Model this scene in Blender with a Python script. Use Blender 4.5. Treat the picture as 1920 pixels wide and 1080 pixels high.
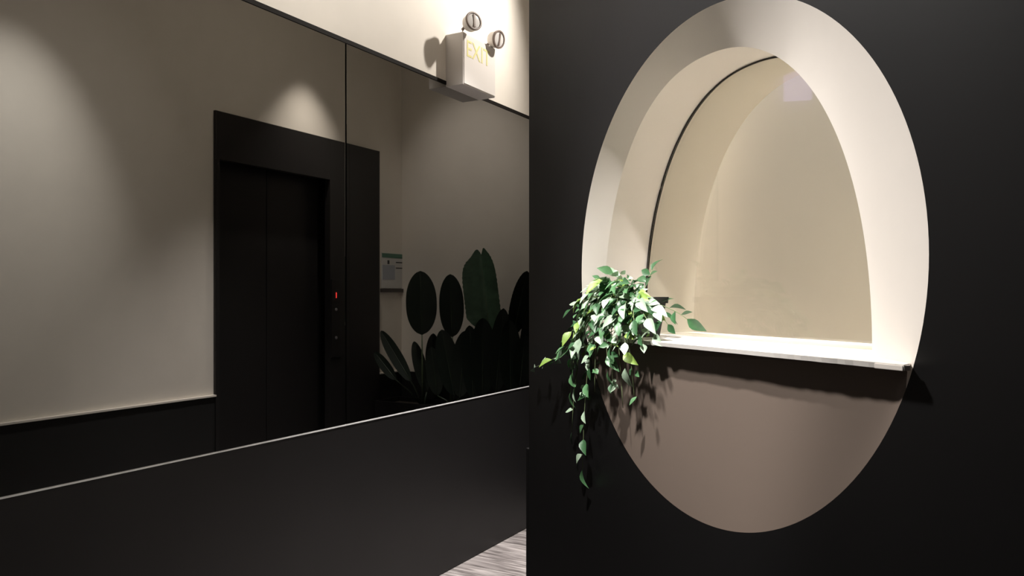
import bpy, bmesh, math, random
from mathutils import Vector, Matrix

for o in list(bpy.data.objects):
    bpy.data.objects.remove(o)
S = bpy.context.scene
C = S.collection

# ------------------------------------------------------------------ camera
EYE = 1.4
FPX = 1466.0
YAW = math.atan2(830, FPX)              # optical axis, left of +Y
cd = bpy.data.cameras.new('camera')
cam = bpy.data.objects.new('camera', cd)
C.objects.link(cam)
cam.location = (0, 0, EYE)
cam.rotation_euler = (math.pi / 2, 0, YAW)
cd.sensor_width = 36
cd.lens = FPX / 1920 * 36
cd.shift_y = 15 / 1920
cd.clip_start = 0.02
S.camera = cam

# ------------------------------------------------------------------ world, exposure
w = bpy.data.worlds.new('world')
S.world = w
w.use_nodes = True
w.node_tree.nodes['Background'].inputs[0].default_value = (1.0, 0.93, 0.85, 1)
w.node_tree.nodes['Background'].inputs[1].default_value = 0.02
S.view_settings.view_transform = 'Standard'
S.view_settings.look = 'None'
S.view_settings.gamma = 1
S.view_settings.use_curve_mapping = False
S.view_settings.exposure = 0.0

# ------------------------------------------------------------------ ceiling downlights and added fill spots
CEIL = 3.5
def spot(name, loc, target, watts, angle, blend=0.5, color=(1, 0.90, 0.78), size=0.03):
    l = bpy.data.lights.new(name, 'SPOT')
    l.energy = watts
    l.spot_size = math.radians(angle)
    l.spot_blend = blend
    l.color = color
    l.shadow_soft_size = size
    o = bpy.data.objects.new(name, l)
    C.objects.link(o)
    o.location = loc
    o.rotation_euler = (Vector(target) - Vector(loc)).to_track_quat('-Z', 'Y').to_euler()
    return o

WALL_X = -2.243       # mirror wall
OPP_X = -0.586        # elevator wall behind the diagonal wall
END_Y = 5.07          # end wall of the lobby
# over the exit light
spot('downlight_exit', (-1.44, 3.86, 3.44), (-2.24, 2.70, 2.60), 92, 130, 0.6, (1, 0.93, 0.84))
# wall washers of the elevator wall
spot('downlight_elevator', (OPP_X - 0.30, 3.98, 3.26), (OPP_X - 0.20, 3.98, 0), 130, 72, 1.0, (1, 0.92, 0.82))
spot('downlight_lobby', (OPP_X - 0.85, 2.05, 3.44), (OPP_X, 2.02, 1.78), 150, 47, 1.0, (1, 0.98, 0.93))
# general downlight of the passage
spot('downlight_passage', (-1.55, 3.1, 3.46), (-1.60, 3.35, 0), 520, 66, 0.9, (1, 0.96, 0.93))
spot('fill_end_wall', (-1.35, 3.95, 3.45), (-1.25, END_Y, 2.15), 46, 62, 1.0, (1, 0.93, 0.86))  # added fill spot that lifts the end wall
spot('fill_header', (-1.45, 1.9, 3.44), (-2.24, 2.05, 2.95), 40, 80, 1.0, (1, 0.94, 0.86))  # added fill spot, brightens the left stretch of the cream header
# niche lights and the corridor light
spot('downlight_niche', (-1.70, 0.454, 3.4), (-0.29, 1.03, 1.68), 440, 26, 1.0, (1, 0.965, 0.925), 0.10)
spot('downlight_niche_narrow', (-0.46, -0.02, 3.4), (-0.42, 1.11, 1.31), 380, 19, 0.6, (1, 0.97, 0.94), 0.04)
spot('downlight_corridor', (-1.15, 0.0, 3.46), (-1.9, 0.3, 0.4), 30, 85, 1.0, (1, 0.96, 0.91), 0.10)

# ------------------------------------------------------------------ helpers
def mat(name, color, rough=0.5, metal=0.0, spec=0.5, noise=0.0, nscale=6.0, bump=0.0, bscale=80.0,
        coat=0.0, emit=None, estr=0.0, trans=0.0):
    m = bpy.data.materials.new(name)
    m.use_nodes = True
    nt = m.node_tree
    b = nt.nodes['Principled BSDF']
    b.inputs['Base Color'].default_value = (*color, 1)
    b.inputs['Roughness'].default_value = rough
    b.inputs['Metallic'].default_value = metal
    b.inputs['Specular IOR Level'].default_value = spec
    b.inputs['Coat Weight'].default_value = coat
    b.inputs['Coat Roughness'].default_value = 0.02
    if emit:
        b.inputs['Emission Color'].default_value = (*emit, 1)
        b.inputs['Emission Strength'].default_value = estr
    tc = nt.nodes.new('ShaderNodeTexCoord')
    if noise > 0:
        n = nt.nodes.new('ShaderNodeTexNoise')
        n.inputs['Scale'].default_value = nscale
        n.inputs['Detail'].default_value = 5
        r = nt.nodes.new('ShaderNodeValToRGB')
        r.color_ramp.elements[0].position = 0.3
        r.color_ramp.elements[1].position = 0.7
        r.color_ramp.elements[0].color = (*[max(0, c * (1 - noise)) for c in color], 1)
        r.color_ramp.elements[1].color = (*[min(1, c * (1 + noise)) for c in color], 1)
        nt.links.new(tc.outputs['Object'], n.inputs['Vector'])
        nt.links.new(n.outputs['Fac'], r.inputs['Fac'])
        nt.links.new(r.outputs['Color'], b.inputs['Base Color'])
    if bump > 0:
        n2 = nt.nodes.new('ShaderNodeTexNoise')
        n2.inputs['Scale'].default_value = bscale
        n2.inputs['Detail'].default_value = 3
        bp = nt.nodes.new('ShaderNodeBump')
        bp.inputs['Strength'].default_value = bump
        bp.inputs['Distance'].default_value = 0.002
        nt.links.new(tc.outputs['Object'], n2.inputs['Vector'])
        nt.links.new(n2.outputs['Fac'], bp.inputs['Height'])
        nt.links.new(bp.outputs['Normal'], b.inputs['Normal'])
    return m

M = {
    'cream': mat('cream_paint', (0.80, 0.75, 0.68), 0.6, noise=0.02, bump=0.08, bscale=40),
    'black': mat('satin_black_paint', (0.0044, 0.0041, 0.0043), 0.44, spec=0.3, noise=0.12, nscale=3, bump=0.05, bscale=30),
    'wainscot': mat('black_wainscot', (0.0100, 0.0095, 0.0100), 0.45, spec=0.4, noise=0.1, nscale=4, bump=0.04, bscale=30),
    'dado': mat('black_dado', (0.02, 0.02, 0.02), 0.4, spec=0.3),
    'mirror': mat('smoked_mirror', (0.34, 0.335, 0.325), 0.012, metal=1.0),
    'black_trim': mat('black_trim', (0.010, 0.008, 0.007), 0.7, spec=0.15),
    'alu': mat('brushed_metal_trim', (0.85, 0.85, 0.86), 0.5, metal=0.0, noise=0.15, nscale=20),
    'plaster': mat('white_plaster', (0.80, 0.74, 0.68), 0.65, noise=0.02, bump=0.15, bscale=25),
    'shelf': mat('white_shelf_paint', (0.86, 0.82, 0.77), 0.55, noise=0.03, nscale=15, bump=0.2, bscale=40),
    'tan': mat('tan_paint', (0.60, 0.558, 0.492), 0.7, noise=0.02),
    'taupe': mat('toned_down_panel', (0.148, 0.112, 0.090), 0.6, noise=0.02, bump=0.08, bscale=25),  # panel toned down by its base colour, well below the white ring
    'gap': mat('dark_gap', (0.02, 0.016, 0.013), 0.6),
    'pot': mat('black_plastic', (0.008, 0.007, 0.008), 0.45),
    'soil': mat('dark_soil', (0.02, 0.014, 0.01), 0.9, noise=0.4, nscale=60),
    'leaf1': mat('ivy_leaf_green', (0.10, 0.24, 0.10), 0.38, noise=0.3, nscale=40),
    'leaf2': mat('ivy_leaf_deep', (0.045, 0.13, 0.05), 0.38, noise=0.3, nscale=40),
    'leaf3': mat('ivy_leaf_lime', (0.26, 0.40, 0.08), 0.42, noise=0.2, nscale=40),
    'leaf4': mat('ivy_leaf_glare', (0.42, 0.56, 0.40), 0.42, noise=0.25, nscale=40),  # pale green carries the white highlight of strongly lit leaves
    'stem': mat('ivy_stem', (0.20, 0.26, 0.12), 0.6),
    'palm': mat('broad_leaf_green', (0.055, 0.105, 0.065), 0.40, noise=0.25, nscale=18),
    'palm_shaded': mat('broad_leaf_shaded', (0.006, 0.012, 0.0075), 0.45, noise=0.25, nscale=18),  # leaf green darkened, stands for leaves that get little light
    'palm_stalk': mat('broad_leaf_stalk', (0.07, 0.10, 0.05), 0.5),
    'palm_rib_shaded': mat('broad_leaf_rib_shaded', (0.018, 0.030, 0.016), 0.5),  # ribs and low stalks darkened to match the shaded leaves
    'elev': mat('black_elevator_panel', (0.021, 0.020, 0.020), 0.3, spec=0.3),
    'elev_door': mat('black_elevator_door', (0.018, 0.017, 0.017), 0.35, spec=0.25),
    'red': mat('red_digit', (0.6, 0.02, 0.02), 0.5, emit=(1, 0.05, 0.04), estr=4.0),
    'button': mat('steel_button', (0.35, 0.35, 0.36), 0.35, metal=0.6),
    'housing': mat('white_plastic', (0.80, 0.76, 0.73), 0.45),
    'housing_under': mat('grey_plastic', (0.30, 0.27, 0.27), 0.5),
    'lens': mat('lamp_lens', (0.75, 0.73, 0.72), 0.12, coat=0.6),
    'lamp_rim': mat('lamp_rim', (0.22, 0.17, 0.15), 0.4),
    'reflector': mat('lamp_reflector', (0.75, 0.70, 0.67), 0.2, metal=0.8),
    'letter': mat('pale_yellow_letters', (0.80, 0.74, 0.34), 0.5),
    'paper': mat('notice_paper', (0.66, 0.66, 0.64), 0.7),
    'paper_blue': mat('notice_block', (0.42, 0.45, 0.50), 0.7),
    'green_bar': mat('notice_green', (0.10, 0.22, 0.16), 0.7),
    'ink': mat('notice_ink', (0.05, 0.05, 0.05), 0.7),
    'holder': mat('notice_holder', (0.06, 0.05, 0.045), 0.5),
    'ceiling': mat('ceiling_paint', (0.35, 0.33, 0.30), 0.8),
    'lightbox': mat('purple_lightbox', (0.4, 0.35, 0.8), 0.5, emit=(0.55, 0.45, 1.0), estr=2.5),
}

def wood(name, seed):
    m = bpy.data.materials.new(name)
    m.use_nodes = True
    nt = m.node_tree
    b = nt.nodes['Principled BSDF']
    tc = nt.nodes.new('ShaderNodeTexCoord')
    mp = nt.nodes.new('ShaderNodeMapping')
    mp.inputs['Scale'].default_value = (1.6, 16, 1)
    mp.inputs['Location'].default_value = (seed * 3.1, seed * 1.7, 0)
    n = nt.nodes.new('ShaderNodeTexNoise')
    n.inputs['Scale'].default_value = 2.2
    n.inputs['Detail'].default_value = 7
    n.inputs['Distortion'].default_value = 0.6
    r = nt.nodes.new('ShaderNodeValToRGB')
    r.color_ramp.elements[0].position = 0.34
    r.color_ramp.elements[1].position = 0.66
    r.color_ramp.elements[0].color = (0.13, 0.112, 0.108, 1)
    r.color_ramp.elements[1].color = (0.58, 0.53, 0.52, 1)
    nt.links.new(tc.outputs['Object'], mp.inputs['Vector'])
    nt.links.new(mp.outputs['Vector'], n.inputs['Vector'])
    nt.links.new(n.outputs['Fac'], r.inputs['Fac'])
    nt.links.new(r.outputs['Color'], b.inputs['Base Color'])
    b.inputs['Roughness'].default_value = 0.5
    return m
def glass(name):
    m = bpy.data.materials.new(name)
    m.use_nodes = True
    nt = m.node_tree
    nt.nodes.remove(nt.nodes['Principled BSDF'])
    tr = nt.nodes.new('ShaderNodeBsdfTransparent'); tr.inputs[0].default_value = (0.93, 0.93, 0.91, 1)
    gl = nt.nodes.new('ShaderNodeBsdfGlossy'); gl.inputs['Roughness'].default_value = 0.01
    # Schlick reflectance, the same from both sides of the pane
    ge = nt.nodes.new('ShaderNodeNewGeometry')
    dt = nt.nodes.new('ShaderNodeVectorMath'); dt.operation = 'DOT_PRODUCT'
    nt.links.new(ge.outputs['Normal'], dt.inputs[0]); nt.links.new(ge.outputs['Incoming'], dt.inputs[1])
    def op(o, a, b):
        n = nt.nodes.new('ShaderNodeMath'); n.operation = o
        for k, v in enumerate((a, b)):
            if isinstance(v, (int, float)): n.inputs[k].default_value = v
            elif v is not None: nt.links.new(v, n.inputs[k])
        return n.outputs[0]
    c = op('ABSOLUTE', dt.outputs['Value'], None)
    f = op('ADD', op('MULTIPLY', op('POWER', op('SUBTRACT', 1.0, c), 5.0), 0.96), 0.04)
    mx = nt.nodes.new('ShaderNodeMixShader')
    nt.links.new(f, mx.inputs[0])
    nt.links.new(tr.outputs[0], mx.inputs[1]); nt.links.new(gl.outputs[0], mx.inputs[2])
    nt.links.new(mx.outputs[0], nt.nodes['Material Output'].inputs[0])
    return m
M['glass'] = glass('clear_glass')
WOOD = [wood('grey_wood_%d' % i, i) for i in range(4)]

def tag(o, label=None, cat=None, group=None, kind=None):
    if label: o['label'] = label
    if cat: o['category'] = cat
    if group: o['group'] = group
    if kind: o['kind'] = kind
    return o

def empty(name, loc=(0, 0, 0), rz=0.0):
    o = bpy.data.objects.new(name, None)
    C.objects.link(o)
    o.location = loc
    o.rotation_euler = (0, 0, rz)
    return o

def link(name, me, m, parent=None, smooth=False):
    o = bpy.data.objects.new(name, me)
    C.objects.link(o)
    if m is not None and not me.materials:
        me.materials.append(m)
    if parent: o.parent = parent
    if smooth:
        for p in me.polygons: p.use_smooth = True
    return o

def obj(name, bm, m, parent=None, smooth=False, angle=None):
    me = bpy.data.meshes.new(name)
    bmesh.ops.recalc_face_normals(bm, faces=bm.faces)
    bm.to_mesh(me)
    bm.free()
    o = link(name, me, m, parent, smooth)
    if smooth and angle:
        try: me.set_sharp_from_angle(angle=math.radians(angle))
        except Exception: pass
    return o

def add_box(bm, x0, x1, y0, y1, z0, z1, bev=0.0):
    g = bmesh.ops.create_cube(bm, size=1)
    for v in g['verts']:
        v.co = Vector((x0 + (v.co.x + .5) * (x1 - x0), y0 + (v.co.y + .5) * (y1 - y0), z0 + (v.co.z + .5) * (z1 - z0)))
    if bev > 0:
        es = list({e for v in g['verts'] for e in v.link_edges})
        bmesh.ops.bevel(bm, geom=es, offset=bev, segments=2, profile=0.7, affect='EDGES')

def box(name, x0, x1, y0, y1, z0, z1, m, parent=None, bev=0.0):
    bm = bmesh.new()
    add_box(bm, x0, x1, y0, y1, z0, z1, bev)
    return obj(name, bm, m, parent)

def add_tube(bm, pts, radii, seg=8, cap=True):
    pts = [Vector(p) for p in pts]
    rings = []
    for i, p in enumerate(pts):
        a = pts[max(i - 1, 0)]
        b = pts[min(i + 1, len(pts) - 1)]
        d = (b - a).normalized()
        h = Vector((0, 0, 1)) if abs(d.z) < 0.9 else Vector((1, 0, 0))
        s = d.cross(h).normalized()
        t = s.cross(d)
        r = radii[i] if isinstance(radii, (list, tuple)) else radii
        rings.append([bm.verts.new(p + r * (math.cos(k * 2 * math.pi / seg) * s + math.sin(k * 2 * math.pi / seg) * t)) for k in range(seg)])
    for a, b in zip(rings, rings[1:]):
        for k in range(seg):
            bm.faces.new((a[k], a[(k + 1) % seg], b[(k + 1) % seg], b[k]))
    if cap:
        bm.faces.new(rings[0][::-1])
        bm.faces.new(rings[-1])

def struct(o):
    o['kind'] = 'structure'
    return o

# ------------------------------------------------------------------ room shell
floor = struct(empty('floor'))
box('subfloor', -2.6, 2.2, -2.2, 5.3, -0.12, -0.008, M['dado'], floor)
random.seed(3)
PW, PL = 0.142, 1.22
bm = bmesh.new(); add_box(bm, 0, PL - 0.002, 0, PW - 0.002, -0.008, 0, 0.0012)
pm = []
for k in range(4):
    me = bpy.data.meshes.new('plank'); bm.to_mesh(me); me.materials.append(WOOD[k]); pm.append(me)
bm.free()
row = 0
y = -0.4
while y < 5.06:
    x = -2.243 - random.random() * 0.9
    while x < 0.9:
        o = bpy.data.objects.new('plank', pm[random.randrange(4)])
        C.objects.link(o); o.parent = floor
        o.location = (x, y, 0)
        x += PL
    y += PW

struct(box('ceiling', -2.6, 2.2, -2.2, 5.3, CEIL, CEIL + 0.1, M['ceiling']))

MB, MT = 0.856, 2.47     # mirror bottom and top
wl = struct(empty('wall_left', (WALL_X, 0, 0)))
box('upper_wall', -0.2, 0, -2.2, 5.3, MT + 0.018, CEIL, M['cream'], wl)
box('wall_core', -0.2, -0.012, -2.2, 5.3, 0, MT + 0.018, M['dado'], wl)
box('wainscot', -0.012, 0.0, -2.2, END_Y, 0.004, MB - 0.0055, M['wainscot'], wl, 0.001)
struct(box('trim_1', WALL_X - 0.011, WALL_X + 0.003, -2.2, END_Y, MB - 0.005, MB - 0.0005, M['alu']))
struct(box('trim_2', WALL_X - 0.011, WALL_X + 0.004, -2.2, END_Y, MT + 0.0, MT + 0.018, M['black_trim']))

for nm, y0, y1, lab in (
    ('mirror_panel', 2.538, END_Y - 0.01, 'smoked mirror panel under the exit light, reflecting broad-leaved plants'),
    ('mirror_panel', 1.12, 2.529, 'smoked mirror panel on the far left reflecting the spotlit cream wall'),
):
    bm = bmesh.new()
    add_box(bm, WALL_X - 0.0105, WALL_X + 0.0005, y0, y1, MB, MT - 0.0005, 0.0012)
    tag(obj(nm, bm, M['mirror']), lab, 'mirror')
box('wall_infill', -0.012, 0.0, -2.2, 1.112, MB, MT, M['cream'], wl)

# elevator wall, end wall and the dark enclosure behind the camera
wo = struct(empty('wall_right', (OPP_X, 0, 0)))
P0, P1, PT = 3.224, 4.77, 2.522     # black elevator portal
DADO = 0.794
box('wall_section', 0.0, 0.03, 1.60, P0, 0, CEIL, M['cream'], wo)
box('wall_section', 0.0, 0.3, P1, END_Y + 0.2, 0, CEIL, M['cream'], wo)
box('wall_section', 0.0, 0.3, P0, P1, PT, CEIL, M['cream'], wo)
box('wall_core', 0.2, 0.3, P0, P1, 0, PT, M['dado'], wo)
box('dado_panel', -0.012, 0.0, 1.60, P0, 0.004, DADO, M['dado'], wo)
box('dado_panel', -0.012, 0.0, P1, END_Y - 0.013, 0.004, DADO, M['dado'], wo)
box('dado_cap', -0.026, 0.0, 1.60, P0, DADO, DADO + 0.010, M['cream'], wo)
box('dado_cap', -0.026, 0.0, P1, END_Y - 0.013, DADO, DADO + 0.010, M['cream'], wo)
we = struct(empty('wall_back', (0, END_Y, 0)))
box('wall_section', WALL_X - 0.2, OPP_X, 0.0, 0.2, 0, CEIL, M['cream'], we)
box('dado_panel', WALL_X, OPP_X, -0.012, 0.0, 0.004, DADO, M['dado'], we)
struct(box('wall_behind', -2.6, 2.2, -2.3, -2.2, 0, CEIL, M['ceiling']))
struct(box('wall_side', 2.0, 2.2, -2.2, 1.0, 0, CEIL, M['ceiling']))

# ------------------------------------------------------------------ diagonal black wall with round niche
D0 = 0.7875
K = 0.66 / D0         # niche and its wall are laid out at D0 and built at this scale
D = D0
WA = -(math.pi / 2 - (YAW + math.atan2(660, FPX)))      # wall's u axis in world
def WP(u, wd, z):
    n = Vector((-math.sin(WA), math.cos(WA), 0)); r = Vector((math.cos(WA), math.sin(WA), 0))
    p = n * (D + wd) + r * u
    return Vector((p.x * K, p.y * K, EYE + (z - EYE) * K))
base = WP(0, 0, 0)
def niche_empty(name, loc):
    e = empty(name, loc, WA); e.scale = (K, K, K); return e
U0, U1, TH = -1.652 * K, 1.15, 0.2313
CU, CZ, RU, RZ = -1.005, 1.447, 0.3965, 0.408
ROT = math.radians(-1.2)
def outer(a):
    # slightly hand cut circle
    x, z = RU * math.cos(a), RZ * math.sin(a)
    return CU + x, CZ + z
NSEG = 160
circ = [outer(2 * math.pi * k / NSEG) for k in range(NSEG)]
wr = struct(empty('wall_front', (base.x, base.y, 0), WA))
bm = bmesh.new()
rect = [(U0, 0), (U1, 0), (U1, CEIL), (U0, CEIL)]
rv = [bm.verts.new((u, 0, z)) for u, z in rect]
cv = [bm.verts.new((u * K, 0, EYE + (z - EYE) * K)) for u, z in circ]
ed = [bm.edges.new((rv[i], rv[(i + 1) % 4])) for i in range(4)] + [bm.edges.new((cv[i], cv[(i + 1) % NSEG])) for i in range(NSEG)]
bmesh.ops.triangle_fill(bm, edges=ed, use_beauty=True)
bk = [bm.verts.new((u, TH, z)) for u, z in rect]
SZ = 1.3223
AU, AA, AB, AN = -1.0610, 0.334, 0.4815, 2.2
def arch(a):
    c, s = math.cos(a), math.sin(a)
    return AU + AA * math.copysign(abs(c) ** (2 / AN), c), SZ + AB * max(0, s) ** (2 / AN)
av = [bm.verts.new((u * K, TH, EYE + (z - EYE) * K)) for u, z in [arch(math.pi * k / 64) for k in range(65)]]
ed = [bm.edges.new((bk[i], bk[(i + 1) % 4])) for i in range(4)] + [bm.edges.new((av[i], av[(i + 1) % 65])) for i in range(65)]
bmesh.ops.triangle_fill(bm, edges=ed, use_beauty=True)
for i in range(4):
    bm.faces.new((rv[i], rv[(i + 1) % 4], bk[(i + 1) % 4], bk[i]))
obj('wall_panel', bm, M['black'], wr)
box('end_wainscot', U0 - 0.0145, U0 - 0.0005, 0.0, TH, 0.004, 1.10, M['black'], wr, 0.002)

# added tan chamber with its own lamp, for an even glow behind the glass
RB = 0.47
box('added_recess_back', -1.50, -0.40, RB, RB + 0.02, 1.12, 3.10, M['tan'], wr)
box('added_recess_side', -1.50, -1.485, TH, RB, 1.12, 3.10, M['tan'], wr)
box('added_recess_side', -0.415, -0.40, TH, RB, 1.12, 3.10, M['tan'], wr)
box('added_recess_floor', -1.485, -0.415, TH, RB, 1.23, 1.25, M['tan'], wr)
box('added_recess_top', -1.485, -0.415, TH, RB, 3.08, 3.10, M['cream'], wr)
al = bpy.data.lights.new('recess_fill_lamp', 'AREA')  # added lamp, evens out the tan seen through the glass
al.shape = 'RECTANGLE'; al.size = 0.95; al.size_y = 0.10; al.energy = 84; al.color = (1, 0.95, 0.88)
ao = bpy.data.objects.new('recess_fill_lamp', al); C.objects.link(ao); ao.parent = wr
ao.location = (-0.95, (TH + RB) / 2, 3.06)

# niche
W1, W2 = 0.048, 0.1485
niche = niche_empty('wall_niche', base)
tag(niche, 'round white plastered niche cut into the black wall, glazed with a clear pane', 'niche')
NA = 96
def zc(z):      # contour angle at height z on the right side
    return math.asin((z - CZ) / RZ)
aR = zc(SZ)
rows = []
rows.append((outer(zc(1.2925)) + (0.0,), outer(zc(1.2925)) + (0.0,)))
rows.append((outer(zc(1.3117)) + (0.0,), (-0.642, 1.3117, 0.007)))
for k in range(NA + 1):
    f = k / NA
    ao = aR + f * (math.pi - 2 * aR)
    ai = math.pi * f
    # arc-length friendly pairing
    rows.append((outer(ao) + (0.0,), arch(ai) + (W1,)))
lz = outer(math.pi - zc(1.3117))
rows.append((lz + (0.0,), (lz[0] + 0.012, 1.3117, 0.007)))
ll = outer(math.pi - zc(1.2925))
rows.append((ll + (0.0,), ll + (0.0,)))
bm = bmesh.new()
NR = 5
grid = []
for o_, i_ in rows:
    ring = []
    for q in range(NR + 1):
        f = q / NR
        u = o_[0] + (i_[0] - o_[0]) * f
        z = o_[1] + (i_[1] - o_[1]) * f
        wd = i_[2] * f
        ring.append(bm.verts.new((u, wd, z)))
    grid.append(ring)
for a, b in zip(grid, grid[1:]):
    for q in range(NR):
        try: bm.faces.new((a[q], a[q + 1], b[q + 1], b[q]))
        except Exception: pass
bmesh.ops.remove_doubles(bm, verts=bm.verts, dist=1e-6)
o = obj('splayed_reveal', bm, M['plaster'], niche, True)
tag(o, 'white splayed plaster ring')
# inner straight reveal with a rounded arris
bm = bmesh.new()
prof = [W1, W1 + 0.03, W1 + 0.065, W2 + 0.002]
grid = []
for k in range(NA + 1):
    u, z = arch(math.pi * k / NA)
    grid.append([bm.verts.new((u, p, z)) for p in prof])
for a, b in zip(grid, grid[1:]):
    for q in range(len(prof) - 1):
        bm.faces.new((a[q], a[q + 1], b[q + 1], b[q]))
tag(obj('inner_reveal', bm, M['plaster'], niche, True), 'cream inner side of the arched recess')
# dark shadow gap bead round the back panel
bm = bmesh.new()
pts = []
for k in range(NA + 1):
    u, z = arch(math.pi * k / NA)
    f = 0.9955
    pts.append((AU + (u - AU) * f, W2 - 0.0012, SZ + (z - SZ) * f))
add_tube(bm, pts, 0.0016, 6)
obj('shadow_gap', bm, M['gap'], niche, True)
# glass pane, the reveal goes on behind it
bm = bmesh.new()
f_ = []; b_ = []
for k in range(NA + 1):
    u, z = arch(math.pi * k / NA)
    f_.append(bm.verts.new((u, W2, z))); b_.append(bm.verts.new((u, W2 + 0.004, z)))
bm.faces.new(f_); bm.faces.new(b_[::-1])
for k in range(NA + 1):
    j = (k + 1) % (NA + 1)
    bm.faces.new((f_[k], f_[j], b_[j], b_[k]))
tag(obj('glass_pane', bm, M['glass'], niche), 'clear glass pane closing the niche')
bm = bmesh.new()
grid = []
for k in range(NA + 1):
    u, z = arch(math.pi * k / NA)
    grid.append([bm.verts.new((u, p, z)) for p in (W2 + 0.0045, 0.21, TH / K)])
for a, b in zip(grid, grid[1:]):
    for q in range(2):
        bm.faces.new((a[q], a[q + 1], b[q + 1], b[q]))
tag(obj('rear_reveal', bm, M['tan'], niche, True), 'tan reveal behind the glass')
box('rear_sill', AU - AA, AU + AA, W2 + 0.0045, TH / K, SZ - 0.02, SZ - 0.0002, M['tan'], niche)
# lower plaster panel under the shelf
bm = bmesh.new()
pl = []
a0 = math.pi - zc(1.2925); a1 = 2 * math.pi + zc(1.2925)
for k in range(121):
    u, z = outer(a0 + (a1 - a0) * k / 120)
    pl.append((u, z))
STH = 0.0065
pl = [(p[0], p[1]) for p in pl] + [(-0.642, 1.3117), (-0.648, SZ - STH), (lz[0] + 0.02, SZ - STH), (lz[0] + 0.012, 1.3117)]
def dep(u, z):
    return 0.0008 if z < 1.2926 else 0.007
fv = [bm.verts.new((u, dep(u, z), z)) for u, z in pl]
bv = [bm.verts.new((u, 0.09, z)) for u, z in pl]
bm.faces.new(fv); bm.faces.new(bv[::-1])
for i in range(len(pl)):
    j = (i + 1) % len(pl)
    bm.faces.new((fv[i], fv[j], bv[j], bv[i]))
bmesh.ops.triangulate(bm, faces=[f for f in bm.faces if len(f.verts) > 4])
tag(obj('lower_panel', bm, M['taupe'], niche), 'panel below the niche shelf, toned down to taupe')

# shelf
shelf = niche_empty('niche_shelf', base)
tag(shelf, 'thin white painted shelf across the round niche', 'shelf')
WF = -0.0225
bm = bmesh.new()
random.seed(11)
fr = []
N = 60
for k in range(N + 1):
    u = -1.345 + (-0.6225 + 1.345) * k / N
    fr.append((u, WF + random.uniform(-0.0009, 0.0009)))
poly = fr + [(-0.634, 0.002), (-0.727, W1), (-0.7275, W2 - 0.0005), (-1.3935, W2 - 0.0005), (-1.3935, W1), (-1.375, 0.002)]
tv = [bm.verts.new((u, w_, SZ)) for u, w_ in poly]
bvv = [bm.verts.new((u, w_ + (0.0015 if w_ < 0 else 0), SZ - STH)) for u, w_ in poly]
bm.faces.new(tv); bm.faces.new(bvv[::-1])
for i in range(len(poly)):
    j = (i + 1) % len(poly)
    bm.faces.new((tv[i], tv[j], bvv[j], bvv[i]))
es = [e for e in bm.edges if e.verts[0].co.z == e.verts[1].co.z and e.verts[0].co.y < -0.02 and e.verts[1].co.y < -0.02 and abs(e.verts[0].co.z - SZ) < 1e-5]
bmesh.ops.bevel(bm, geom=es, offset=0.0015, segments=2, affect='EDGES')
obj('board', bm, M['shelf'], shelf)
box('end_filler', -0.662, -0.6235, WF - 0.001, WF + 0.012, SZ - STH - 0.0005, SZ - 0.001, M['plaster'], shelf, 0.001)

# ------------------------------------------------------------------ trailing ivy in a black pot
ivy = niche_empty('trailing_ivy', WP(-1.268, 0.055, SZ))
tag(ivy, 'artificial trailing ivy in a black pot spilling over the niche shelf', 'plant')
def L(u, wd, z): return Vector((u + 1.268, wd - 0.055, z - SZ))
PH = 0.076
bm = bmesh.new()
def sq(h, z, r=0.006):
    out = []
    for sx, sy in ((1, 1), (-1, 1), (-1, -1), (1, -1)):
        for q in range(4):
            a = math.atan2(sy, sx) - math.pi / 4 + q * math.pi / 6
            out.append(bm.verts.new((sx * (h - r) + r * math.cos(a), sy * (h - r) + r * math.sin(a), z)))
    return out
levels = [(0.027, 0.0), (0.0355, PH - 0.012), (0.0385, PH - 0.012), (0.0395, PH), (0.0365, PH), (0.035, PH - 0.012), (0.034, PH - 0.02)]
rings = [sq(h, z) for h, z in levels]
for a, b in zip(rings, rings[1:]):
    n = len(a)
    for k in range(n):
        bm.faces.new((a[k], a[(k + 1) % n], b[(k + 1) % n], b[k]))
bm.faces.new(rings[0][::-1])
obj('pot', bm, M['pot'], ivy)
bm = bmesh.new()
bm.faces.new(sq(0.0345, PH - 0.016))
obj('soil', bm, M['soil'], ivy)

def leaf_mesh(name, ln, wd, fold, curl, m):
    bm = bmesh.new()
    prof = [0.0, 0.52, 0.93, 1.0, 0.78, 0.42, 0.0]
    n = len(prof) - 1
    rows = []
    for i, p in enumerate(prof):
        f = i / n
        x = f * ln
        z0 = -curl * ln * f * f
        wv = p * wd / 2
        if i in (0, n):
            rows.append([bm.verts.new((x, 0, z0))])
        else:
            rows.append([bm.verts.new((x, -wv, z0 + fold * wv)), bm.verts.new((x, 0, z0)), bm.verts.new((x, wv, z0 + fold * wv))])
    for a, b in zip(rows, rows[1:]):
        if len(a) == 1:
            bm.faces.new((a[0], b[0], b[1])); bm.faces.new((a[0], b[1], b[2]))
        elif len(b) == 1:
            bm.faces.new((a[0], b[0], a[1])); bm.faces.new((a[1], b[0], a[2]))
        else:
            bm.faces.new((a[0], b[0], b[1], a[1])); bm.faces.new((a[1], b[1], b[2], a[2]))
    bmesh.ops.recalc_face_normals(bm, faces=bm.faces)
    me = bpy.data.meshes.new(name); bm.to_mesh(me); bm.free()
    for p in me.polygons: p.use_smooth = True
    me.materials.append(m)
    return me
LM = []
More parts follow.
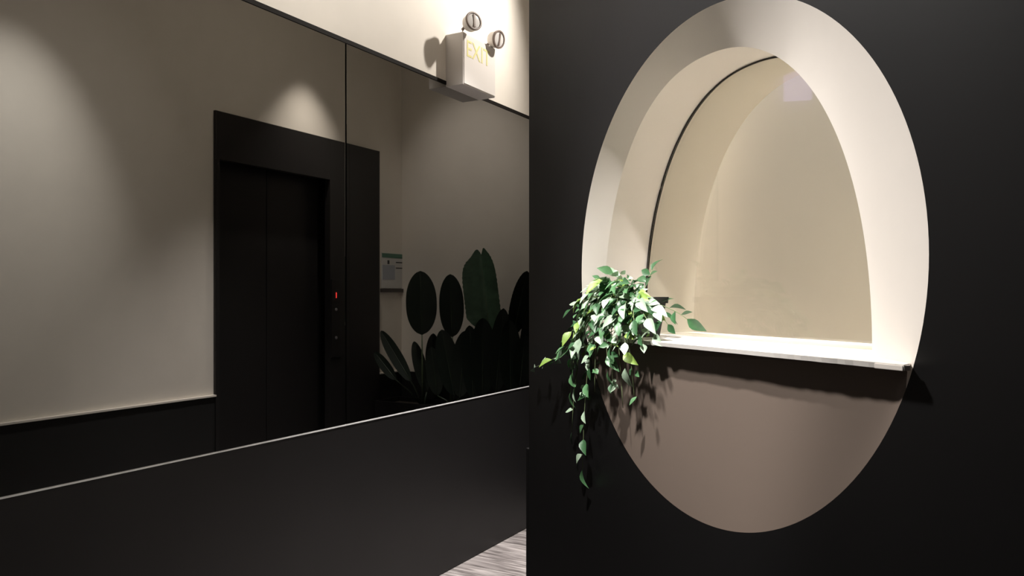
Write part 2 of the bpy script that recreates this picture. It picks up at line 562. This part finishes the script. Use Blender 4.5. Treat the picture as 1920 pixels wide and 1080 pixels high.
for key, wgt in (('leaf1', 6), ('leaf2', 4), ('leaf3', 2), ('leaf4', 8)):
    for (l_, w_, fo, cu) in ((0.031, 0.0165, 0.35, 0.25), (0.025, 0.014, 0.25, 0.1), (0.035, 0.018, 0.5, 0.4)):
        LM.append((leaf_mesh('leaf', l_, w_, fo, cu, M[key]), wgt))
LW = [b for a, b in LM]
LMESH = [a for a, b in LM]

random.seed(21)
def nw(px, py, wd):
    """niche space point (u, w, z) at depth wd behind the wall face in the given viewing direction"""
    x = px - 960
    lam = (D0 + wd) / (0.9118 * x + 0.4105 * FPX)
    return (-lam * (-0.4105 * x + 0.9118 * FPX), wd, EYE + (555 - py) * lam)
V = []
for px, py, wd, hump, nl in (
    # the long trail
    (1092, 880, -0.035, 0.045, 19), (1072, 810, -0.045, 0.045, 9),
    # right of the pot, close to the mirror
    (1222, 508, 0.09, 0.0, 6), (1288, 598, 0.10, 0.02, 6), (1252, 608, 0.07, 0.02, 5),
    (1228, 585, -0.01, 0.02, 6), (1226, 628, -0.03, 0.02, 7), (1206, 645, -0.05, 0.03, 7),
    # crown
    (1150, 512, 0.0, 0.02, 7), (1105, 540, -0.02, 0.03, 7), (1128, 528, -0.03, 0.03, 7), (1178, 540, -0.02, 0.02, 7), (1160, 530, -0.04, 0.03, 7),
    (1198, 562, -0.02, 0.02, 7), (1092, 560, -0.03, 0.04, 7), (1140, 560, -0.06, 0.03, 7), (1172, 570, -0.05, 0.03, 7), (1118, 565, -0.05, 0.04, 7),
    # middle, hanging in front of the wall
    (1070, 580, -0.04, 0.05, 7), (1085, 615, -0.06, 0.05, 8), (1110, 600, -0.07, 0.05, 8), (1135, 610, -0.08, 0.05, 8), (1160, 605, -0.08, 0.05, 8), (1188, 600, -0.06, 0.04, 7), (1212, 598, -0.04, 0.03, 7),
    (1060, 635, -0.06, 0.05, 8), (1085, 655, -0.07, 0.05, 8), (1115, 645, -0.09, 0.05, 8), (1145, 650, -0.09, 0.05, 8), (1172, 642, -0.08, 0.05, 8), (1198, 630, -0.06, 0.04, 7),
    # lower
    (1004, 688, -0.05, 0.05, 9), (1045, 675, -0.05, 0.05, 8), (1075, 690, -0.06, 0.045, 9), (1105, 690, -0.07, 0.045, 9), (1140, 695, -0.08, 0.045, 8), (1172, 690, -0.07, 0.04, 8),
    (1070, 735, -0.05, 0.045, 8), (1115, 735, -0.06, 0.04, 9), (1150, 745, -0.06, 0.04, 9), (1190, 752, -0.045, 0.04, 9), (1168, 765, -0.05, 0.035, 8),
):
    V.append((nw(px, py, wd * 0.62 if wd < 0 else wd), hump, nl))
vines = V
nleaf = 0
fill = []
for (end, hump, nl) in vines:
    st = L(-1.275 + random.uniform(-0.02, 0.02), 0.045 + random.uniform(-0.02, 0.02), SZ + PH - 0.012)
    e = L(*end)
    long = (end[2] < 1.3)
    if long:
        mid = L(-1.275 + (end[0] + 1.275) * 0.55, min(end[1] * 1.1, -0.03), SZ + PH + hump - 0.03)
        p1 = st + (mid - st) * 0.45 + Vector((0, 0, 0.045))
        ctrl = [st, p1, mid, Vector((e.x * 0.75 + mid.x * 0.25, e.y, (mid.z + e.z) / 2)), e]
        if end[0] < -1.40:
            ctrl = [st, p1, L(*nw(1125, 560, -0.04)), L(*nw(1085, 655, -0.045)), L(*nw(1045, 675, -0.04)), e]
    else:
        mid = (st + e) / 2 + Vector((0, 0, hump))
        ctrl = [st, mid, e]
    # sample by de Casteljau
    def bez(t):
        p = [v.copy() for v in ctrl]
        while len(p) > 1:
            p = [a + (b - a) * t for a, b in zip(p, p[1:])]
        return p[0]
    ns = 14
    pts = [bez(k / ns) for k in range(ns + 1)]
    bm = bmesh.new()
    add_tube(bm, pts, [0.0013 - 0.0007 * k / ns for k in range(ns + 1)], 5)
    obj('stem', bm, M['stem'], ivy, True)
    for q in range(nl):
        t = 0.28 + 0.72 * (q + 1) / nl if nl < 15 else 0.2 + 0.8 * (q + 1) / nl
        t = min(1.0, t)
        p = bez(t)
        tan = (bez(min(1, t + 0.03)) - bez(t - 0.03)).normalized()
        side = tan.cross(Vector((0, -0.5, 1))).normalized()
        sgn = 1 if q % 2 else -1
        d = (tan * random.uniform(0.3, 0.9) + side * sgn * random.uniform(0.5, 1.0) + Vector((0, -0.35, random.uniform(-0.25, 0.25)))).normalized()
        if q == nl - 1: d = tan
        # leaf upper side faces up and out of the wall
        up = (Vector((random.uniform(-0.5, 0.3), -0.75, 0.75)) + Vector((random.uniform(-.5, .5), random.uniform(-.4, .4), random.uniform(-.4, .4)))).normalized()
        yv = up.cross(d).normalized()
        zv = d.cross(yv).normalized()
        sc = random.uniform(0.85, 1.15)
        R = Matrix((d, yv, zv)).transposed().to_4x4()
        o = bpy.data.objects.new('leaf', random.choices(LMESH, LW)[0] if end[1] < 0.05 else LMESH[3 + q % 3])  # sprigs behind the pot take the deep green as their shade
        if nleaf < 300:
            C.objects.link(o); o.parent = ivy
            o.matrix_local = Matrix.Translation(p) @ R @ Matrix.Scale(sc, 4)
        else:
            bpy.data.objects.remove(o)
        nleaf += 1
    # small leaves between the large ones, gathered below into one part
    if end[1] < 0.05:
        for q in range(8):
            t = random.uniform(0.3, 0.97)
            p = bez(t) + Vector((random.uniform(-.012, .012), random.uniform(-.006, .012), random.uniform(-.014, .014)))
            d = Vector((random.uniform(-1, 1), random.uniform(-0.8, 0.2), random.uniform(-1, 0.5))).normalized()
            up = (Vector((-0.1, -0.7, 0.7)) + Vector((random.uniform(-.6, .6), random.uniform(-.5, .5), random.uniform(-.5, .5)))).normalized()
            yv = up.cross(d).normalized(); zv = d.cross(yv).normalized()
            fill.append((Matrix.Translation(p) @ Matrix((d, yv, zv)).transposed().to_4x4() @ Matrix.Scale(random.uniform(0.6, 0.85), 4), random.choice((0, 0, 1, 2, 3, 3))))
me = bpy.data.meshes.new('small_leaves')
vs, fs, ms = [], [], []
for mtx, k in fill:
    src = LMESH[k * 3 + 1]
    b0 = len(vs)
    vs += [tuple(mtx @ v.co) for v in src.vertices]
    for pg in src.polygons:
        fs.append([b0 + i for i in pg.vertices]); ms.append(k)
me.from_pydata(vs, [], fs)
for k in ('leaf1', 'leaf2', 'leaf3', 'leaf4'): me.materials.append(M[k])
for pg, k in zip(me.polygons, ms): pg.material_index = k; pg.use_smooth = True
tag(link('small_leaves', me, None, ivy), kind='stuff')

# ------------------------------------------------------------------ emergency exit light
ex = empty('emergency_exit_light', (WALL_X, 3.281, 2.46))
tag(ex, 'white emergency exit light box with two swivel lamp heads above the mirror', 'exit light')
EW, EH, EP = 0.314, 0.262, 0.104
box('housing', 0.0, EP, 0, EW, 0.0, EH, M['housing'], ex, 0.002)
box('face_plate', EP, EP + 0.004, 0.006, EW - 0.006, 0.006, EH - 0.006, M['housing'], ex, 0.0015)
def text(name, s, size, m, parent, loc, rot, depth=0.0012, sx=1.0):
    c = bpy.data.curves.new(name, 'FONT')
    c.body = s; c.size = size; c.extrude = depth; c.align_x = 'CENTER'; c.align_y = 'CENTER'
    t = bpy.data.objects.new(name, c)
    C.objects.link(t)
    bpy.context.view_layer.update()
    me = bpy.data.meshes.new_from_object(t.evaluated_get(bpy.context.evaluated_depsgraph_get()))
    bpy.data.objects.remove(t)
    me.materials.clear(); me.materials.append(m)
    o = bpy.data.objects.new(name, me); C.objects.link(o)
    o.parent = parent; o.location = loc; o.rotation_euler = rot; o.scale = (sx, 1, 1)
    return o
text('lettering', 'EXIT', 0.12, M['letter'], ex, (EP + 0.0045, EW * 0.44, EH * 0.70), (math.pi / 2, 0, math.pi / 2), 0.0006, sx=0.95)

def lamp_head(loc, rz, tilt):
    # loc in ex space; head points along local +X before rotation
    h = empty('lamp_head', loc)
    h.parent = ex
    h.rotation_euler = (0, tilt, rz)
    # housing: lathe round X
    def lathe(name, prof, m, smooth=True):
        bm = bmesh.new()
        sg = 28
        rs = []
        for x, r in prof:
            rs.append([bm.verts.new((x, r * math.cos(k * 2 * math.pi / sg), r * math.sin(k * 2 * math.pi / sg))) for k in range(sg)])
        for a, b in zip(rs, rs[1:]):
            for k in range(sg):
                bm.faces.new((a[k], a[(k + 1) % sg], b[(k + 1) % sg], b[k]))
        bm.faces.new(rs[0][::-1]); bm.faces.new(rs[-1])
        return obj(name, bm, m, h, smooth, 40)
    lathe('shell', [(-0.034, 0.020), (-0.030, 0.031), (-0.015, 0.041), (0.018, 0.0445), (0.022, 0.0445)], M['housing'])
    lathe('rim', [(0.020, 0.047), (0.029, 0.047), (0.031, 0.045), (0.031, 0.0385), (0.024, 0.037), (0.022, 0.037)], M['lamp_rim'])
    lathe('lens', [(0.0225, 0.037), (0.0275, 0.0365), (0.0295, 0.026), (0.0305, 0.010)], M['lens'])
    box('bulb_bar', 0.0295, 0.033, -0.006, 0.006, -0.033, 0.033, M['lamp_rim'], h, 0.002)
    return h
h1 = lamp_head((0.143, 0.012, EH + 0.040), math.radians(-22), math.radians(-6))
h2 = lamp_head((0.125, 0.278, EH + 0.036), math.radians(-8), math.radians(10))
def arm(pts):
    bm = bmesh.new(); add_tube(bm, pts, 0.0075, 10)
    obj('swivel_arm', bm, M['lamp_rim'], ex, True)
arm([(0.098, 0.006, EH - 0.004), (0.100, 0.000, EH + 0.010), (0.118, 0.004, EH + 0.028)])
arm([(0.085, 0.262, EH - 0.004), (0.088, 0.258, EH + 0.008), (0.105, 0.268, EH + 0.020)])

# ------------------------------------------------------------------ elevator
ev = struct(empty('door_1', (OPP_X, 0, 0)))
DL0, DR, DT = P0 + 0.03, 4.217, 2.23
box('header', -0.02, 0.03, P0, DR, DT, PT, M['elev'], ev, 0.002)
box('jamb', -0.02, 0.10, P0, DL0, 0.004, DT, M['elev'], ev, 0.002)
box('jamb', -0.02, 0.03, DR, 4.42, 0.004, PT, M['elev'], ev, 0.002)
box('jamb', -0.02, 0.03, 4.421, P1, 0.004, PT, M['elev'], ev, 0.002)
mid = (DL0 + DR) / 2
box('door_leaf', 0.10, 0.13, DL0, mid - 0.003, 0.006, DT + 0.02, M['elev_door'], ev, 0.002)
box('door_leaf', 0.10, 0.13, mid + 0.003, DR, 0.006, DT + 0.02, M['elev_door'], ev, 0.002)
cp = empty('elevator_call_panel', (OPP_X - 0.021, 4.268, 1.0))
tag(cp, 'slim black elevator call panel with red floor digit reflected in the mirror', 'call panel')
box('plate', -0.008, 0.0, -0.045, 0.045, -0.04, 0.52, M['elev_door'], cp, 0.002)
box('display', -0.010, -0.008, -0.03, 0.03, 0.36, 0.45, M['pot'], cp, 0.001)
text('digit', '1', 0.058, M['red'], cp, (-0.0108, -0.0, 0.403), (math.pi / 2, 0, -math.pi / 2), 0.0006)
for z in (0.303, 0.10):
    bm = bmesh.new()
    add_tube(bm, [(-0.008, 0, z), (-0.012, 0, z), (-0.0135, 0, z)], [0.011, 0.011, 0.008], 16)
    obj('button', bm, M['button'], cp)

# notice
no = empty('wall_notice', (OPP_X, 4.80, 1.43))
tag(no, 'small paper notice with green header beside the elevator', 'notice')
box('sheet', -0.006, 0.0, 0.012, 0.292, 0.03, 0.31, M['paper'], no, 0.001)
box('header_bar', -0.0075, -0.006, 0.014, 0.29, 0.272, 0.306, M['green_bar'], no)
box('picture_block', -0.0075, -0.006, 0.02, 0.175, 0.10, 0.215, M['paper_blue'], no)
box('emblem', -0.0075, -0.006, 0.082, 0.106, 0.222, 0.252, M['ink'], no)
for z in (0.235, 0.19):
    box('text_line', -0.0075, -0.006, 0.19, 0.28, z, z + 0.008, M['ink'], no)
box('ledge', -0.02, 0.0, 0.0, 0.296, 0.0, 0.028, M['holder'], no, 0.002)

# ------------------------------------------------------------------ plants along the end wall (seen in the mirror)
planter = empty('planter_trough', (-1.40, 4.84, 0.0))
tag(planter, 'long black planter trough of broad-leaved plants along the end wall', 'planter')
PX0, PX1 = -0.80, 0.78
for nm, a in (('side_panel', (PX0, PX1, -0.15, -0.135, 0.004, 0.60)), ('side_panel', (PX0, PX1, 0.135, 0.15, 0.004, 0.60)),
              ('end_panel', (PX0, PX0 + 0.015, -0.134, 0.134, 0.004, 0.60)), ('end_panel', (PX1 - 0.015, PX1, -0.134, 0.134, 0.004, 0.60))):
    box(nm, *a, M['pot'], planter, 0.003)
box('soil', PX0 + 0.016, PX1 - 0.016, -0.134, 0.134, 0.45, 0.565, M['soil'], planter)

def broad_leaf(parent, base_, tip, width, face, m, notch=False, fold=0.12, bend=0.0, stalk_from=None):
    """blade from base_ to tip (parent space); face = direction of the upper side"""
    b0 = Vector(base_); t0 = Vector(tip)
    ax = (t0 - b0); ln = ax.length; ax.normalize()
    f = Vector(face); f = (f - ax * f.dot(ax)).normalized()
    s = ax.cross(f).normalized()
    n = 36
    bm = bmesh.new()
    rows_ = []
    NW = 6
    for i in range(n + 1):
        fr_ = i / n
        if notch:
            p = min(1.0, 5.5 * fr_) ** 0.5 * (1 - max(0, (fr_ - 0.45) / 0.55) ** 3.2 * 0.50)
        else:
            p = max(0.0, 1 - abs(2 * fr_ ** 0.92 - 1) ** 2.3) ** 0.62
        hw = max(p, 0.015) * width / 2
        c = b0 + ax * (ln * fr_) + f * (bend * ln * math.sin(fr_ * math.pi / 2) ** 2 * -1)
        rowv = []
        for j in range(-NW, NW + 1):
            g = j / NW
            rip = (0.006 if notch else 0.0022) * math.sin(i * math.pi * 0.9 + abs(g) * 2.0) * abs(g) * min(1, 4 * p)
            # lateral veins sweep towards the tip
            off = ax * (0.03 * abs(g) * ln * 0.6 * p)
            cut = 0.0
            if notch and fr_ > 0.6:
                # two rounded lobes with a notch between them
                cut = ((fr_ - 0.6) / 0.4) ** 2 * ln * (0.065 * max(0, 1 - abs(g + 0.17) / 0.34) + 0.10 * max(0, abs(g + 0.17) - 0.55) / 0.6)
            rowv.append(bm.verts.new(c + s * (hw * g) + f * (fold * hw * abs(g) + rip) + off - ax * max(0, cut)))
        rows_.append(rowv)
    for a, b in zip(rows_, rows_[1:]):
        for j in range(2 * NW):
            bm.faces.new((a[j], a[j + 1], b[j + 1], b[j]))
    lf = obj('leaf', bm, m, parent, True)
    bm = bmesh.new()
    add_tube(bm, [b0 + ax * (ln * q) - f * (0.001 + bend * ln * math.sin(q * math.pi / 2) ** 2) for q in (0, 0.2, 0.4, 0.6, 0.8, 0.97)], [0.005, 0.0045, 0.004, 0.003, 0.002, 0.001], 6)
    obj('midrib', bm, M['palm_stalk'] if m is M['palm'] else M['palm_rib_shaded'], lf, True)
    if stalk_from:
        a = Vector(stalk_from)
        mdp = (a + b0) / 2 + Vector((0, 0, 0.02))
        bm = bmesh.new()
        add_tube(bm, [a, mdp, b0], [0.008, 0.0065, 0.005], 8)
        obj('stalk', bm, M['palm_stalk'] if b0.z > 0.3 else M['palm_rib_shaded'], parent, True)
    return lf

def vmir(px, py, yy):
    """point of the lobby at depth yy that the mirror shows in the given direction"""
    x = px - 960
    n = 0.4927 * x + 0.8702 * FPX; t = -0.8702 * x + 0.4927 * FPX
    tv = yy / (n / t)
    return Vector((2 * WALL_X + tv, yy, EYE + (555 - py) * tv / t))

PG = 'plants in the black trough'
def plant(label, root, leaves):
    """root: (pixel x, depth); leaves: (base px, tip px, width m, depth, face, shaded, notch)"""
    r = vmir(root[0], 720, root[1]); r.z = 0.57
    e = empty('bird_of_paradise_plant', r)
    tag(e, label, 'plant', PG)
    for (bx, by, tx, ty, wd, dy, face, dk, nt) in leaves:
        b = vmir(bx, by, root[1] + dy) - r
        t = vmir(tx, ty, root[1] + dy) - r
        broad_leaf(e, b, t, wd, face, M['palm_shaded'] if dk else M['palm'], nt, fold=0.6 if nt else 0.12, stalk_from=(random.uniform(-.02, .02), random.uniform(-.02, .02), -0.01))
random.seed(5)
FC = (-0.75, -0.75, 0.2)
plant('plant with one upright oval leaf nearest the notice, reflected in the mirror', (792, 4.80), [
    (791, 628, 788, 508, 0.235, 0.0, FC, True, False),
    (770, 715, 714, 620, 0.10, -0.27, (-0.3, -0.9, 0.1), True, False),
    (742, 712, 702, 660, 0.08, -0.27, (-0.3, -0.9, 0.1), True, False),
    (800, 735, 776, 640, 0.10, 0.03, (-0.5, -0.8, 0.1), True, False),
    (806, 690, 812, 625, 0.12, 0.08, (-0.9, -0.3, 0.1), True, False)])
plant('plant with a small upright oval leaf left of the notched leaf', (850, 4.80), [
    (848, 632, 844, 514, 0.185, 0.0, FC, True, False),
    (852, 742, 828, 618, 0.17, -0.06, FC, True, False),
    (862, 745, 872, 620, 0.16, -0.07, (-0.5, -0.8, 0.1), True, False),
    (820, 742, 808, 650, 0.12, -0.04, (-0.5, -0.8, 0.1), True, False)])
plant('plant with the tallest leaf split at its tip', (905, 4.80), [
    (918, 624, 899, 468, 0.265, 0.0, (-0.15, -0.98, 0.25), False, True),
    (905, 742, 905, 596, 0.19, -0.06, FC, True, False),
    (888, 748, 880, 610, 0.15, -0.09, FC, True, False),
    (930, 735, 944, 578, 0.15, -0.05, (-0.6, -0.8, 0.1), True, False)])
plant('plant with one leaf leaning toward the black wall', (965, 4.80), [
    (962, 628, 988, 508, 0.155, 0.0, (-0.8, -0.6, 0.1), True, False),
    (958, 735, 955, 600, 0.16, -0.06, FC, True, False),
    (975, 725, 984, 628, 0.13, -0.07, FC, True, False),
    (985, 720, 1004, 560, 0.16, -0.02, FC, True, False)])

# small lit sign on the left wall beyond the frame, faintly mirrored in the niche glass
ls = empty('illuminated_sign', (WALL_X + 0.001, 0.55, 2.22))
tag(ls, 'small purple lit sign on the cream wall left of the mirror', 'sign')
box('lightbox', 0.0, 0.03, 0.22, 0.32, -0.07, 0.09, M['lightbox'], ls, 0.004)
